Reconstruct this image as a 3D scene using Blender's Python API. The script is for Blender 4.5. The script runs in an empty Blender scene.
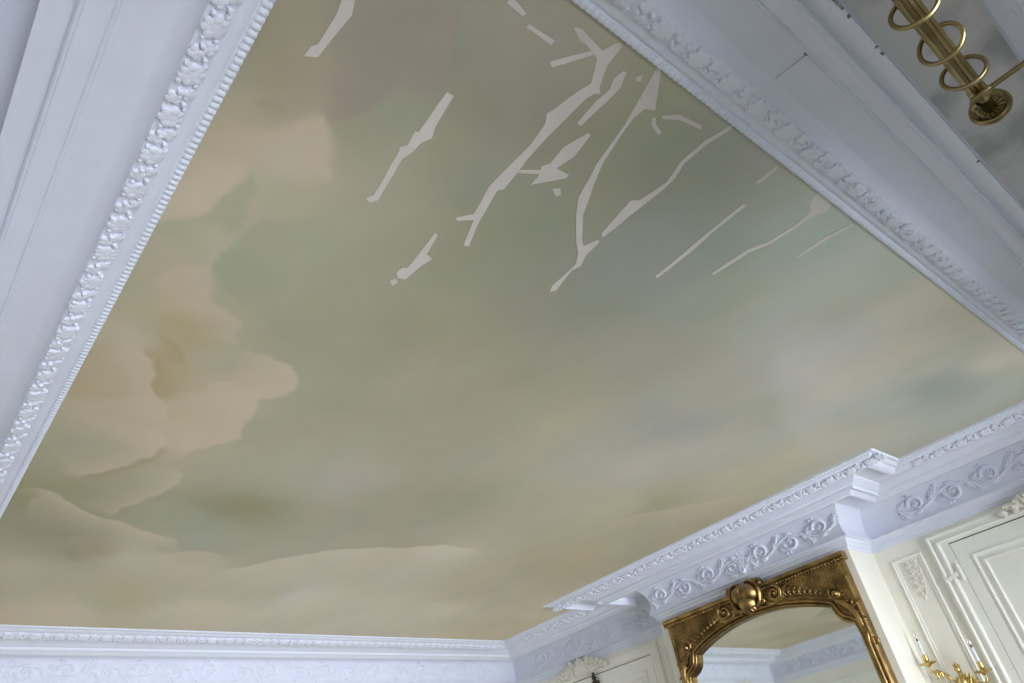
import bpy, math, random
import numpy as np
from mathutils import Vector, Matrix
random.seed(7)
S = 0.8            # metres per plan unit (plan units: camera at the origin, ceiling 2 units above it)
EYE = 1.6          # camera height over the floor in metres
CEIL = 2.0
col = bpy.context.scene.collection
pi, sin, cos = math.pi, math.sin, math.cos

PATCHES = [
    ('smudged filler strip beside the left cornice, cut by the picture edge',
     [(0.518, 0.926), (0.549, 0.905), (0.563, 0.949), (0.543, 1.122), (0.508, 1.141), (0.511, 1.101), (0.525, 1.084), (0.526, 0.968)]),
    ('long straight filler strip standing alone left of the branching cracks',
     [(0.939, 1.007), (0.966, 1.007), (0.983, 1.14), (0.999, 1.184), (0.978, 1.221), (0.975, 1.267), (0.96, 1.315), (0.986, 1.523), (0.964, 1.548), (0.945, 1.539), (0.96, 1.508), (0.934, 1.293), (0.927, 1.274), (0.945, 1.253), (0.935, 1.191), (0.947, 1.187)]),
    ('short feathered filler strip at the lower left end of the repairs',
     [(1.264, 1.557), (1.28, 1.562), (1.302, 1.674), (1.338, 1.689), (1.321, 1.746), (1.309, 1.848), (1.276, 1.857), (1.255, 1.83), (1.26, 1.796), (1.28, 1.785)]),
    ('tiny filler dab below the feathered strip',
     [(1.259, 1.89), (1.272, 1.865), (1.292, 1.883), (1.282, 1.911)]),
    ('thick branching filler strip running from the fork beside the front cornice',
     [(1.138, 0.604), (1.162, 0.593), (1.271, 0.609), (1.285, 0.572), (1.299, 0.557), (1.314, 0.561), (1.322, 0.64), (1.353, 0.699), (1.36, 0.713), (1.379, 0.724), (1.36, 0.739), (1.349, 0.771), (1.346, 0.878), (1.342, 0.956), (1.344, 1.07), (1.36, 1.232), (1.342, 1.249), (1.344, 1.265), (1.384, 1.43), (1.427, 1.549), (1.404, 1.556), (1.355, 1.42), (1.304, 1.455), (1.288, 1.449), (1.337, 1.396), (1.304, 1.253), (1.307, 1.13), (1.312, 1.021), (1.299, 0.923), (1.275, 0.886), (1.284, 0.865), (1.299, 0.794), (1.311, 0.747), (1.324, 0.716), (1.297, 0.674), (1.274, 0.638), (1.21, 0.623), (1.186, 0.626)]),
    ('straight filler bar reaching left from the fork of the thick strip',
     [(1.152, 0.734), (1.24, 0.631), (1.257, 0.634), (1.172, 0.745)]),
    ('short filler bar at the picture edge, first of two in line',
     [(0.915, 0.653), (0.931, 0.642), (0.984, 0.654), (0.982, 0.667), (0.918, 0.664)]),
    ('short filler bar above the fork, second of two in line',
     [(1.014, 0.676), (1.117, 0.671), (1.117, 0.688), (1.013, 0.688)]),
    ('slim straight filler strip between the two thick branching strips',
     [(1.381, 0.62), (1.397, 0.619), (1.421, 0.673), (1.413, 0.86), (1.393, 0.858), (1.387, 0.755), (1.395, 0.699), (1.377, 0.661)]),
    ('arrow-headed filler patch beside the thick branching strip',
     [(1.456, 0.868), (1.471, 0.866), (1.486, 0.969), (1.465, 1.049), (1.529, 1.047), (1.53, 1.065), (1.434, 1.161), (1.431, 1.103), (1.356, 1.143), (1.348, 1.132), (1.421, 1.087), (1.411, 1.071), (1.431, 1.045), (1.423, 0.961)]),
    ('small square filler dab under the arrow-headed patch',
     [(1.523, 1.133), (1.545, 1.113), (1.571, 1.136), (1.56, 1.154)]),
    ('long curved filler strip with a broad wedge at the front cornice',
     [(1.471, 0.545), (1.489, 0.544), (1.595, 0.664), (1.559, 0.68), (1.553, 0.733), (1.562, 0.783), (1.603, 0.937), (1.648, 1.03), (1.725, 1.172), (1.82, 1.276), (1.854, 1.301), (1.882, 1.24), (1.897, 1.246), (1.903, 1.335), (1.931, 1.4), (1.915, 1.44), (1.946, 1.578), (1.928, 1.603), (1.907, 1.564), (1.908, 1.462), (1.903, 1.4), (1.863, 1.343), (1.807, 1.299), (1.7, 1.186), (1.642, 1.112), (1.626, 1.07), (1.586, 0.955), (1.563, 0.851), (1.547, 0.769), (1.534, 0.735)]),
    ('bent filler strip right of the broad wedge',
     [(1.634, 0.666), (1.686, 0.626), (1.796, 0.611), (1.806, 0.624), (1.704, 0.641), (1.647, 0.673)]),
    ('small hooked filler patch right of the broad wedge',
     [(1.611, 0.692), (1.622, 0.685), (1.643, 0.703), (1.689, 0.713), (1.689, 0.73), (1.633, 0.715)]),
    ('long wavy filler strip widening at its lower end',
     [(1.89, 0.55), (1.909, 0.55), (1.884, 0.659), (1.881, 0.764), (1.908, 0.831), (1.912, 0.916), (1.904, 1.005), (1.89, 1.221), (1.867, 1.203), (1.839, 1.011), (1.871, 0.987), (1.894, 0.866), (1.861, 0.759), (1.864, 0.644)]),
    ('shortest straight filler bar near the front cornice on the right',
     [(2.222, 0.564), (2.24, 0.566), (2.241, 0.661), (2.222, 0.664)]),
    ('thin filler line between the wavy strip and the round patch',
     [(2.281, 0.767), (2.298, 0.762), (2.299, 0.919), (2.314, 1.066), (2.313, 1.276), (2.294, 1.273), (2.289, 1.097), (2.281, 0.929)]),
    ('round filler patch trailing a thin tail',
     [(2.592, 0.628), (2.552, 0.608), (2.518, 0.576), (2.525, 0.546), (2.564, 0.535), (2.614, 0.544), (2.655, 0.57), (2.658, 0.599), (2.634, 0.62), (2.626, 0.633), (2.622, 0.724), (2.606, 0.849), (2.567, 0.931), (2.544, 1.121), (2.526, 1.121), (2.544, 0.927), (2.587, 0.848), (2.602, 0.719)]),
    ('thinnest filler line, rightmost on the painted ceiling',
     [(2.838, 0.56), (2.856, 0.565), (2.832, 0.674), (2.818, 0.829), (2.801, 0.826), (2.809, 0.672)]),
    ('small dab of filler left of the broad wedge',
     [(1.436, 0.613), (1.452, 0.592), (1.463, 0.614), (1.452, 0.622)]),
]
PAINT = [
    ((0.382, 1.164), (131, 126, 109)),
    ((0.593, 1.141), (137, 128, 117)),
    ((0.524, 1.27), (141, 133, 119)),
    ((0.702, 0.911), (112, 110, 105)),
    ((0.828, 0.884), (114, 112, 107)),
    ((0.686, 0.999), (122, 122, 107)),
    ((1.014, 0.82), (126, 121, 113)),
    ((1.278, 0.822), (124, 121, 111)),
    ((1.517, 0.763), (122, 124, 107)),
    ((1.785, 0.804), (120, 124, 109)),
    ((2.12, 0.595), (129, 132, 126)),
    ((2.036, 0.705), (121, 124, 114)),
    ((2.742, 0.668), (130, 140, 132)),
    ((3.302, 0.656), (140, 145, 135)),
    ((3.989, 0.64), (154, 153, 141)),
    ((4.993, 0.671), (160, 157, 143)),
    ((4.916, 1.029), (122, 131, 129)),
    ((5.029, 0.908), (128, 136, 132)),
    ((4.875, 1.184), (132, 139, 134)),
    ((4.836, 1.272), (148, 155, 146)),
    ((4.155, 0.92), (160, 158, 146)),
    ((3.895, 1.338), (160, 160, 152)),
    ((4.263, 1.407), (160, 161, 153)),
    ((3.605, 1.367), (150, 151, 144)),
    ((3.426, 1.19), (149, 150, 142)),
    ((3.966, 1.743), (143, 145, 133)),
    ((5.154, 1.734), (160, 158, 146)),
    ((2.641, 1.279), (130, 135, 125)),
    ((2.373, 0.956), (122, 130, 120)),
    ((2.145, 1.234), (131, 133, 126)),
    ((2.184, 1.529), (128, 131, 119)),
    ((2.687, 1.724), (138, 138, 125)),
    ((2.875, 2.569), (149, 146, 128)),
    ((3.454, 1.916), (147, 147, 135)),
    ((3.6, 2.112), (139, 140, 133)),
    ((4.031, 2.367), (152, 152, 143)),
    ((3.842, 2.768), (155, 153, 143)),
    ((4.251, 3.356), (161, 156, 133)),
    ((4.556, 4.407), (163, 156, 132)),
    ((4.52, 3.162), (145, 141, 117)),
    ((4.977, 3.216), (159, 152, 133)),
    ((4.804, 2.574), (159, 155, 136)),
    ((4.984, 2.143), (159, 156, 139)),
    ((5.622, 5.876), (185, 178, 157)),
    ((5.525, 6.149), (177, 170, 148)),
    ((4.308, 5.291), (166, 160, 141)),
    ((4.271, 5.914), (181, 175, 160)),
    ((2.758, 5.876), (186, 180, 168)),
    ((3.642, 6.016), (183, 177, 164)),
    ((2.046, 6.274), (182, 175, 159)),
    ((1.04, 6.437), (180, 173, 157)),
    ((1.315, 6.141), (167, 161, 135)),
    ((2.819, 5.094), (175, 169, 155)),
    ((3.439, 4.699), (171, 165, 149)),
    ((2.571, 3.927), (146, 144, 127)),
    ((2.748, 3.689), (141, 139, 122)),
    ((2.034, 3.657), (156, 153, 140)),
    ((1.546, 3.669), (150, 152, 137)),
    ((1.537, 4.198), (133, 132, 105)),
    ((1.349, 4.508), (145, 149, 134)),
    ((1.581, 4.792), (150, 153, 138)),
    ((1.423, 3.203), (149, 146, 128)),
    ((1.473, 2.84), (144, 143, 127)),
    ((1.351, 2.404), (140, 140, 122)),
    ((1.56, 2.119), (137, 136, 117)),
    ((1.021, 2.241), (138, 141, 121)),
    ((0.891, 1.951), (144, 145, 128)),
    ((0.785, 2.012), (144, 145, 127)),
    ((1.019, 1.878), (138, 141, 121)),
    ((1.137, 1.614), (140, 141, 122)),
    ((1.443, 1.707), (132, 135, 118)),
    ((1.282, 1.344), (127, 131, 115)),
    ((1.626, 1.326), (124, 129, 114)),
    ((1.842, 1.715), (132, 133, 117)),
    ((2.315, 2.116), (138, 136, 120)),
    ((2.202, 2.5), (144, 141, 125)),
    ((1.9, 2.641), (146, 143, 127)),
    ((0.944, 1.437), (145, 143, 125)),
    ((0.798, 1.321), (134, 138, 123)),
    ((1.022, 1.23), (134, 133, 116)),
    ((1.015, 1.039), (122, 121, 107)),
    ((0.632, 1.427), (155, 146, 131)),
    ((0.567, 1.516), (165, 158, 145)),
    ((0.658, 1.639), (163, 156, 141)),
    ((0.418, 1.562), (154, 148, 127)),
    ((0.86, 1.657), (154, 149, 130)),
    ((0.831, 1.181), (129, 134, 121)),
    ((0.439, 1.8), (167, 157, 139)),
    ((0.324, 2.308), (151, 148, 126)),
    ((0.557, 2.346), (165, 153, 131)),
    ((0.435, 2.709), (166, 160, 144)),
    ((0.436, 3.087), (154, 139, 110)),
    ((0.46, 2.943), (157, 144, 117)),
    ((0.654, 2.515), (147, 139, 108)),
    ((0.517, 2.588), (154, 147, 120)),
    ((0.756, 2.622), (157, 152, 135)),
    ((1.061, 2.99), (169, 161, 143)),
    ((1.045, 3.486), (169, 159, 138)),
    ((0.454, 3.415), (159, 151, 129)),
    ((0.629, 3.663), (148, 148, 129)),
    ((0.678, 3.419), (159, 152, 131)),
    ((0.599, 4.45), (141, 139, 113)),
    ((0.695, 4.883), (138, 136, 121)),
    ((0.85, 5.188), (149, 142, 125)),
    ((0.623, 5.629), (173, 166, 150)),
    ((1.212, 5.281), (178, 171, 155)),
    ((1.719, 5.362), (178, 171, 157)),
    ((2.264, 5.759), (167, 166, 149)),
    ((4.287, 1.144), (158, 157, 147)),
    ((4.569, 0.884), (152, 154, 143)),
    ((3.34, 0.897), (143, 145, 134)),
]
CLOUDS = [
    ([(0.743, 0.685), (0.799, 0.769), (0.845, 0.833), (0.898, 0.914), (0.922, 1.005), (0.868, 1.058), (0.802, 1.097), (0.784, 1.166), (0.754, 1.217), (0.712, 1.267), (0.654, 1.3), (0.573, 1.303)], (0.753, 0.994), (129, 122, 114), 0.4, 0.012, 0.8),
    ([(0.743, 0.685), (0.799, 0.769), (0.845, 0.833), (0.898, 0.914), (0.922, 1.005), (0.868, 1.058), (0.802, 1.097), (0.784, 1.166), (0.754, 1.217), (0.712, 1.267), (0.654, 1.3), (0.573, 1.303)], (0.947, 1.178), (124, 128, 114), 0.25, 0.02, 0.5),
    ([(0.603, 1.261), (0.654, 1.3), (0.687, 1.33), (0.718, 1.396), (0.746, 1.48), (0.816, 1.57)], (0.632, 1.427), (167, 158, 143), 0.3, 0.012, 0.8),
    ([(0.531, 1.578), (0.54, 1.623), (0.547, 1.692), (0.516, 1.748), (0.488, 1.792), (0.479, 1.863), (0.438, 1.944), (0.386, 2.016), (0.333, 2.099)], (0.424, 1.757), (169, 160, 143), 0.25, 0.012, 0.8),
    ([(0.531, 1.578), (0.54, 1.623), (0.547, 1.692), (0.516, 1.748), (0.488, 1.792), (0.479, 1.863), (0.438, 1.944), (0.386, 2.016), (0.333, 2.099)], (0.542, 1.935), (140, 144, 120), 0.3, 0.012, 0.75),
    ([(0.534, 1.576), (0.56, 1.647), (0.59, 1.708), (0.592, 1.801), (0.613, 1.899), (0.611, 2.047)], (0.682, 1.735), (164, 156, 140), 0.15, 0.012, 0.6),
    ([(0.928, 1.628), (0.812, 1.721), (0.715, 1.808), (0.636, 1.873), (0.624, 1.946), (0.605, 2.032), (0.606, 2.127), (0.647, 2.225), (0.672, 2.303), (0.756, 2.383), (0.826, 2.408)], (0.818, 1.993), (139, 143, 123), 0.3, 0.012, 0.7),
    ([(0.619, 1.895), (0.605, 2.032), (0.606, 2.127), (0.647, 2.225), (0.672, 2.303), (0.756, 2.383)], (0.589, 2.328), (168, 158, 141), 0.12, 0.012, 0.7),
    ([(0.429, 2.361), (0.456, 2.292), (0.506, 2.23), (0.555, 2.176), (0.605, 2.115)], (0.579, 2.298), (167, 158, 141), 0.15, 0.012, 0.7),
    ([(0.825, 2.689), (0.892, 2.638), (0.985, 2.617), (1.098, 2.632), (1.214, 2.688), (1.273, 2.768), (1.264, 2.885), (1.152, 3.011), (1.194, 3.11), (1.196, 3.244), (1.213, 3.366), (1.172, 3.455), (1.077, 3.606), (1.035, 3.764), (0.971, 3.894)], (0.995, 3.011), (174, 164, 146), 0.5, 0.01, 0.85),
    ([(0.825, 2.689), (0.892, 2.638), (0.985, 2.617), (1.098, 2.632), (1.214, 2.688), (1.273, 2.768), (1.264, 2.885), (1.152, 3.011), (1.194, 3.11), (1.196, 3.244), (1.213, 3.366), (1.172, 3.455), (1.077, 3.606), (1.035, 3.764), (0.971, 3.894)], (1.519, 3.043), (146, 147, 128), 0.2, 0.012, 0.6),
    ([(0.606, 2.376), (0.692, 2.358), (0.763, 2.357), (0.826, 2.408), (0.875, 2.519), (0.905, 2.649)], (0.767, 2.535), (165, 158, 144), 0.14, 0.012, 0.75),
    ([(0.479, 2.725), (0.535, 2.778), (0.611, 2.867), (0.651, 2.955), (0.677, 3.064), (0.728, 3.157), (0.819, 3.237), (0.832, 3.306), (0.836, 3.392), (0.825, 3.464)], (0.562, 3.167), (172, 163, 146), 0.22, 0.01, 0.85),
    ([(0.535, 2.778), (0.599, 2.856), (0.651, 2.955), (0.679, 3.072), (0.728, 3.157), (0.777, 3.195)], (0.774, 2.922), (149, 135, 107), 0.1, 0.01, 0.75),
    ([(0.577, 2.65), (0.642, 2.698), (0.71, 2.748), (0.769, 2.806)], (0.666, 2.796), (146, 134, 104), 0.06, 0.012, 0.7),
    ([(0.828, 3.352), (0.857, 3.473), (0.916, 3.576), (0.896, 3.657), (0.872, 3.778), (0.813, 3.853), (0.755, 3.953), (0.686, 4.032), (0.615, 4.126), (0.49, 4.174)], (0.692, 3.636), (174, 165, 148), 0.16, 0.01, 0.85),
    ([(0.909, 3.603), (0.879, 3.801), (0.819, 3.876), (0.758, 3.965), (0.689, 4.044), (0.604, 4.143)], (0.829, 4.224), (141, 128, 99), 0.045, 0.01, 0.75),
    ([(1.059, 3.754), (1.098, 3.899), (1.123, 4.058), (1.091, 4.201), (1.03, 4.297), (0.961, 4.444), (0.902, 4.637)], (0.907, 4.124), (174, 166, 149), 0.14, 0.01, 0.85),
    ([(0.341, 4.376), (0.407, 4.351), (0.474, 4.327), (0.553, 4.353), (0.67, 4.425), (0.801, 4.591), (0.897, 4.639), (0.992, 4.674), (1.09, 4.709), (1.212, 4.793), (1.388, 4.886), (1.441, 4.984), (1.403, 5.092)], (0.749, 5.125), (176, 168, 151), 0.2, 0.01, 0.85),
    ([(1.278, 5.068), (1.416, 5.088), (1.533, 5.017), (1.621, 4.993), (1.718, 5.046), (1.856, 5.198), (1.912, 5.36)], (1.687, 5.48), (178, 170, 154), 0.2, 0.01, 0.8),
    ([(1.775, 5.415), (1.868, 5.326), (2.002, 5.204), (2.175, 5.008), (2.394, 4.778), (2.593, 4.681), (2.796, 4.581), (2.961, 4.556), (3.242, 4.41), (3.543, 4.414), (3.849, 4.399)], (3.064, 5.545), (186, 179, 165), 0.4, 0.012, 0.7),
    ([(1.775, 5.415), (1.868, 5.326), (2.002, 5.204), (2.175, 5.008), (2.394, 4.778), (2.593, 4.681), (2.796, 4.581), (2.961, 4.556), (3.242, 4.41), (3.543, 4.414)], (2.194, 4.233), (144, 143, 126), 0.25, 0.014, 0.5),
    ([(4.242, 4.194), (4.307, 3.919), (4.402, 3.556), (4.568, 3.269), (4.792, 3.068), (4.951, 2.93), (5.147, 2.658), (5.256, 2.402)], (5.279, 3.459), (168, 160, 141), 0.2, 0.012, 0.6),
    ([(3.228, 1.243), (3.421, 1.35), (3.75, 1.528), (4.082, 1.757), (4.66, 1.945), (5.25, 2.125)], (4.321, 1.511), (159, 159, 152), 0.5, 0.06, 0.6),
    ([(0.445, 1.356), (0.459, 1.33), (0.48, 1.303), (0.519, 1.303), (0.539, 1.303)], (0.487, 1.333), (128, 128, 108), 0.03, 0.01, 0.7),
    ([(0.897, 5.138), (0.803, 5.11), (0.779, 5.207), (0.835, 5.38), (0.942, 5.45)], (0.886, 5.215), (140, 134, 120), 0.08, 0.02, 0.5),
]
CAM_RIGHT = (0.7661739, -0.6245051, -0.151562)
CAM_DOWN = (0.273658, 0.5304551, -0.8023271)
CAM_AHEAD = (0.5814542, 0.5732459, 0.5773216)
FOCAL = 24.5591


# ------------------------------------------------------------------ helpers
def W(p):
    return Vector((S*p[0], S*p[1], S*p[2] + EYE))

def empty(name, loc, label=None, cat=None, group=None, kind=None):
    o = bpy.data.objects.new(name, None)
    col.objects.link(o)
    o.location = W(loc)
    o.empty_display_size = .1
    return tag(o, label, cat, group, kind)

def tag(o, label=None, cat=None, group=None, kind=None):
    if label: o['label'] = label
    if cat: o['category'] = cat
    if group: o['group'] = group
    if kind: o['kind'] = kind
    return o

class MB:
    """collects geometry in plan units and links it as one mesh object"""
    def __init__(self): self.v = []; self.f = []; self.m = []
    def add(self, vs, fs, m=0):
        b = len(self.v)
        self.v += [tuple(p) for p in vs]
        self.f += [tuple(b+i for i in f) for f in fs]
        self.m += [m]*len(fs)
    def box(self, a, b, m=0):
        x0, x1 = sorted((a[0], b[0])); y0, y1 = sorted((a[1], b[1])); z0, z1 = sorted((a[2], b[2]))
        vs = [(x0,y0,z0),(x1,y0,z0),(x1,y1,z0),(x0,y1,z0),(x0,y0,z1),(x1,y0,z1),(x1,y1,z1),(x0,y1,z1)]
        self.add(vs, [(0,3,2,1),(4,5,6,7),(0,1,5,4),(1,2,6,5),(2,3,7,6),(3,0,4,7)], m)
    def prism(self, pts, off, m=0):
        n = len(pts); o = Vector(off)
        vs = [Vector(p) for p in pts]; vs += [p+o for p in vs]
        self.add(vs, [tuple(range(n-1,-1,-1)), tuple(range(n,2*n))] + [(i,(i+1)%n,n+(i+1)%n,n+i) for i in range(n)], m)
    def tube(self, path, rad, n=8, closed=False, up=None, m=0):
        P = [Vector(p) for p in path]; k = len(P)
        R = [rad]*k if not hasattr(rad, '__len__') else list(rad)
        ref = Vector(up) if up else None
        vs = []
        last = None
        for i in range(k):
            a = P[(i-1) % k] if (closed or i > 0) else P[i]
            b = P[(i+1) % k] if (closed or i < k-1) else P[i]
            t = (b-a).normalized()
            if last is None:
                u = ref if ref else (Vector((0,0,1)) if abs(t.z) < .9 else Vector((1,0,0)))
            else: u = last
            u = (u - t*u.dot(t)).normalized(); last = u
            w = t.cross(u)
            for j in range(n):
                an = 2*pi*j/n
                vs.append(P[i] + (u*cos(an) + w*sin(an))*R[i])
        fs = []
        for i in range(k if closed else k-1):
            for j in range(n):
                a, b = i*n+j, i*n+(j+1) % n
                c, d = ((i+1) % k)*n+(j+1) % n, ((i+1) % k)*n+j
                fs.append((a, b, c, d))
        if not closed:
            fs += [tuple(range(n-1,-1,-1)), tuple(range((k-1)*n, k*n))]
        self.add(vs, fs, m)
    def lathe(self, prof, org, axis, n=20, m=0):
        ax = Vector(axis).normalized()
        u = ax.orthogonal().normalized(); w = ax.cross(u); o = Vector(org)
        vs = []
        for r, h in prof:
            r = max(r, 1e-5)
            for j in range(n):
                a = 2*pi*j/n
                vs.append(o + ax*h + (u*cos(a)+w*sin(a))*r)
        k = len(prof)
        fs = [(i*n+j, i*n+(j+1) % n, (i+1)*n+(j+1) % n, (i+1)*n+j) for i in range(k-1) for j in range(n)]
        fs += [tuple(range(n-1,-1,-1)), tuple(range((k-1)*n, k*n))]
        self.add(vs, fs, m)
    def ball(self, c, r, nu=10, nv=6, ax=None):
        rx, ry, rz = r if hasattr(r, '__len__') else (r, r, r)
        A = ax or Matrix.Identity(3)
        vs = []
        for i in range(nv+1):
            th = pi*i/nv
            for j in range(nu):
                ph = 2*pi*j/nu
                vs.append(Vector(c) + A @ Vector((rx*max(sin(th),1e-4)*cos(ph), ry*max(sin(th),1e-4)*sin(ph), rz*cos(th))))
        self.add(vs, [(i*nu+j, (i+1)*nu+j, (i+1)*nu+(j+1) % nu, i*nu+(j+1) % nu) for i in range(nv) for j in range(nu)])
    def build(self, name, mats, parent=None, smooth=35, label=None, kind=None, cat=None, bevel=0):
        me = bpy.data.meshes.new(name)
        base = parent_loc(parent)
        vs = [tuple(W(p) - base) for p in self.v]
        me.from_pydata(vs, [], self.f)
        mats = mats if isinstance(mats, (list, tuple)) else [mats]
        for mt in mats: me.materials.append(mt)
        if len(mats) > 1: me.polygons.foreach_set('material_index', self.m)
        me.validate(); me.update()
        if smooth:
            me.polygons.foreach_set('use_smooth', [True]*len(me.polygons))
            me.set_sharp_from_angle(angle=math.radians(smooth))
        o = bpy.data.objects.new(name, me)
        col.objects.link(o)
        if parent: o.parent = parent
        if bevel:
            b = o.modifiers.new('bevel', 'BEVEL'); b.width = bevel; b.segments = 2; b.limit_method = 'ANGLE'
        return tag(o, label, cat, None, kind)

def parent_loc(p):
    v = Vector((0,0,0))
    while p: v = v + p.location; p = p.parent
    return v

# ---- relief ornament: everything is drawn in (t, v) on a surface M(t, v, h) -> point
def rtube(mb, M, path, rad, hk=.8, n=5):
    k = len(path)
    R = [rad]*k if not hasattr(rad, '__len__') else rad
    vs = []
    for i in range(k):
        a = path[max(0,i-1)]; b = path[min(k-1,i+1)]
        dx, dy = b[0]-a[0], b[1]-a[1]; L = math.hypot(dx, dy) or 1
        px, py = -dy/L, dx/L
        for j in range(n+1):
            an = pi*j/n
            c, s = cos(an)*R[i], sin(an)*R[i]*hk
            vs.append(M(path[i][0]+px*c, path[i][1]+py*c, s - .002 if j in (0, n) else s))
    m = n+1
    fs = [(i*m+j, (i+1)*m+j, (i+1)*m+j+1, i*m+j+1) for i in range(k-1) for j in range(n)]
    fs += [tuple(range(m)), tuple(range((k-1)*m, k*m))[::-1]]
    mb.add(vs, fs)

def rleaf(mb, M, p, ang, L, w, h=.5, curl=0, n=6):
    path, rad = [], []
    x, y, a = p[0], p[1], ang
    for i in range(n+1):
        s = i/n
        path.append((x, y)); rad.append(max(w*(sin(pi*min(1, .12+.88*s))**.8)*(1.15-.5*s), .0012))
        x += cos(a)*L/n; y += sin(a)*L/n; a += curl/n
    rtube(mb, M, path, rad, h)

def rball(mb, M, p, r, h=None, n=8):
    h = h if h is not None else r
    vs = [M(p[0], p[1], h)]
    for rr, hh in ((.6, .8), (.95, .35), (1.0, -.1)):
        for j in range(n):
            a = 2*pi*j/n
            vs.append(M(p[0]+cos(a)*r*rr, p[1]+sin(a)*r*rr, h*hh))
    fs = [(0, 1+j, 1+(j+1) % n) for j in range(n)]
    for i in range(2):
        fs += [(1+i*n+j, 1+(i+1)*n+j, 1+(i+1)*n+(j+1) % n, 1+i*n+(j+1) % n) for j in range(n)]
    mb.add(vs, fs)

def rrosette(mb, M, p, R, lobes, h, amp=.22, rot=0, dish=.75):
    n = lobes*5
    vs = [M(p[0], p[1], h*dish)]
    for rr, hh in ((.35, dish*1.05), (.75, 1.0), (.93, .8), (1.0, -.1)):
        for j in range(n):
            a = 2*pi*j/n
            g = (1-amp) + amp*abs(cos(lobes*(a)/2))**.6*1.3
            k = R*rr*(g if rr > .4 else 1)
            vs.append(M(p[0]+cos(a+rot)*k, p[1]+sin(a+rot)*k, h*hh))
    fs = [(0, 1+j, 1+(j+1) % n) for j in range(n)]
    for i in range(3):
        fs += [(1+i*n+j, 1+(i+1)*n+j, 1+(i+1)*n+(j+1) % n, 1+i*n+(j+1) % n) for j in range(n)]
    mb.add(vs, fs)

def rspiral(mb, M, c, R, turns, a0, d, r0, r1, hk=.9, n=22):
    path, rad = [], []
    for i in range(n+1):
        s = i/n
        a = a0 + d*turns*2*pi*s
        r = R*(1-s)**.9 + R*.08
        path.append((c[0]+cos(a)*r, c[1]+sin(a)*r)); rad.append(r0+(r1-r0)*s)
    rtube(mb, M, path, rad, hk)
    rball(mb, M, path[-1], r1*1.6, r1*1.8)

def acanthus(mb, M, p, ang, L, w, h=.5):
    rleaf(mb, M, p, ang, L, w, h)
    for s, k in ((.15, .55), (.38, .5), (.6, .36)):
        q = (p[0]+cos(ang)*L*s, p[1]+sin(ang)*L*s)
        for d in (-1, 1):
            rleaf(mb, M, q, ang+d*.85, L*k, w*.6, h, curl=-d*.6, n=4)

# ------------------------------------------------------------------ materials
def srgb(c):
    return tuple(((v/255)/12.92 if v/255 <= .04045 else ((v/255+.055)/1.055)**2.4) for v in c)

def material(name, color, rough=.6, metal=0, var=.06, scale=6, bump=.0, bscale=40, second=None, thresh=(.45,.65), spec=.5):
    m = bpy.data.materials.new(name); m.use_nodes = True
    nt = m.node_tree; b = nt.nodes['Principled BSDF']
    b.inputs['Roughness'].default_value = rough; b.inputs['Metallic'].default_value = metal
    b.inputs['Specular IOR Level'].default_value = spec
    tc = nt.nodes.new('ShaderNodeTexCoord')
    ns = nt.nodes.new('ShaderNodeTexNoise'); ns.inputs['Scale'].default_value = scale; ns.inputs['Detail'].default_value = 5
    nt.links.new(tc.outputs['Object'], ns.inputs['Vector'])
    cr = nt.nodes.new('ShaderNodeValToRGB')
    lo = second or tuple(c*(1-var) for c in color); hi = color
    cr.color_ramp.elements[0].position = thresh[0]; cr.color_ramp.elements[1].position = thresh[1]
    cr.color_ramp.elements[0].color = (*lo, 1); cr.color_ramp.elements[1].color = (*hi, 1)
    nt.links.new(ns.outputs['Fac'], cr.inputs['Fac'])
    nt.links.new(cr.outputs['Color'], b.inputs['Base Color'])
    if bump:
        n2 = nt.nodes.new('ShaderNodeTexNoise'); n2.inputs['Scale'].default_value = bscale; n2.inputs['Detail'].default_value = 4
        nt.links.new(tc.outputs['Object'], n2.inputs['Vector'])
        bp = nt.nodes.new('ShaderNodeBump'); bp.inputs['Strength'].default_value = bump; bp.inputs['Distance'].default_value = .01
        nt.links.new(n2.outputs['Fac'], bp.inputs['Height']); nt.links.new(bp.outputs['Normal'], b.inputs['Normal'])
    return m

M_PLASTER = material('white_plaster', (.715,.74,.825), .7, var=.03, bump=.02, bscale=18, spec=.2)
M_WALL = material('cream_wall_paint', (.84,.81,.71), .5, var=.03, bump=.04, bscale=20)
M_DOOR = material('cream_door_paint', (.87,.85,.765), .4, var=.03)
M_CREST = material('ivory_relief', (.80,.77,.67), .5, var=.05)
M_GOLD = material('gilded_wood', (.40,.26,.10), .36, 1.0, scale=9, second=(.19,.12,.047), thresh=(.34,.62), bump=.15, bscale=60)
M_BRASS = material('aged_brass', (.36,.29,.145), .32, 1.0, scale=12, second=(.22,.17,.075), thresh=(.3,.65))
M_BRONZE = material('gilt_bronze', (.72,.54,.20), .3, 1.0, scale=20, second=(.42,.29,.09), thresh=(.3,.6))
M_DARKBRONZE = material('dark_bronze', (.10,.075,.05), .5, .8, scale=20)
M_CANDLE = material('candle_sleeve', (.80,.82,.88), .4, var=.02)
M_FILLER = material('filler', (.635,.58,.53), .8, var=.06, scale=12)
M_GAP = material('dark_gap', (.03,.03,.028), .8)
M_STAIN = material('brown_stain', (.42,.36,.32), .8, scale=30, second=(.20,.16,.13))
M_CRACK = material('crack_filler', (.56,.50,.47), .8)
M_OLDPLASTER = material('stained_plaster', (.66,.64,.63), .6, scale=4.5, second=(.43,.42,.42), thresh=(.34,.50), bump=.05)
M_WOODFRAME = material('window_paint', (.8,.8,.78), .4)

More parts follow.
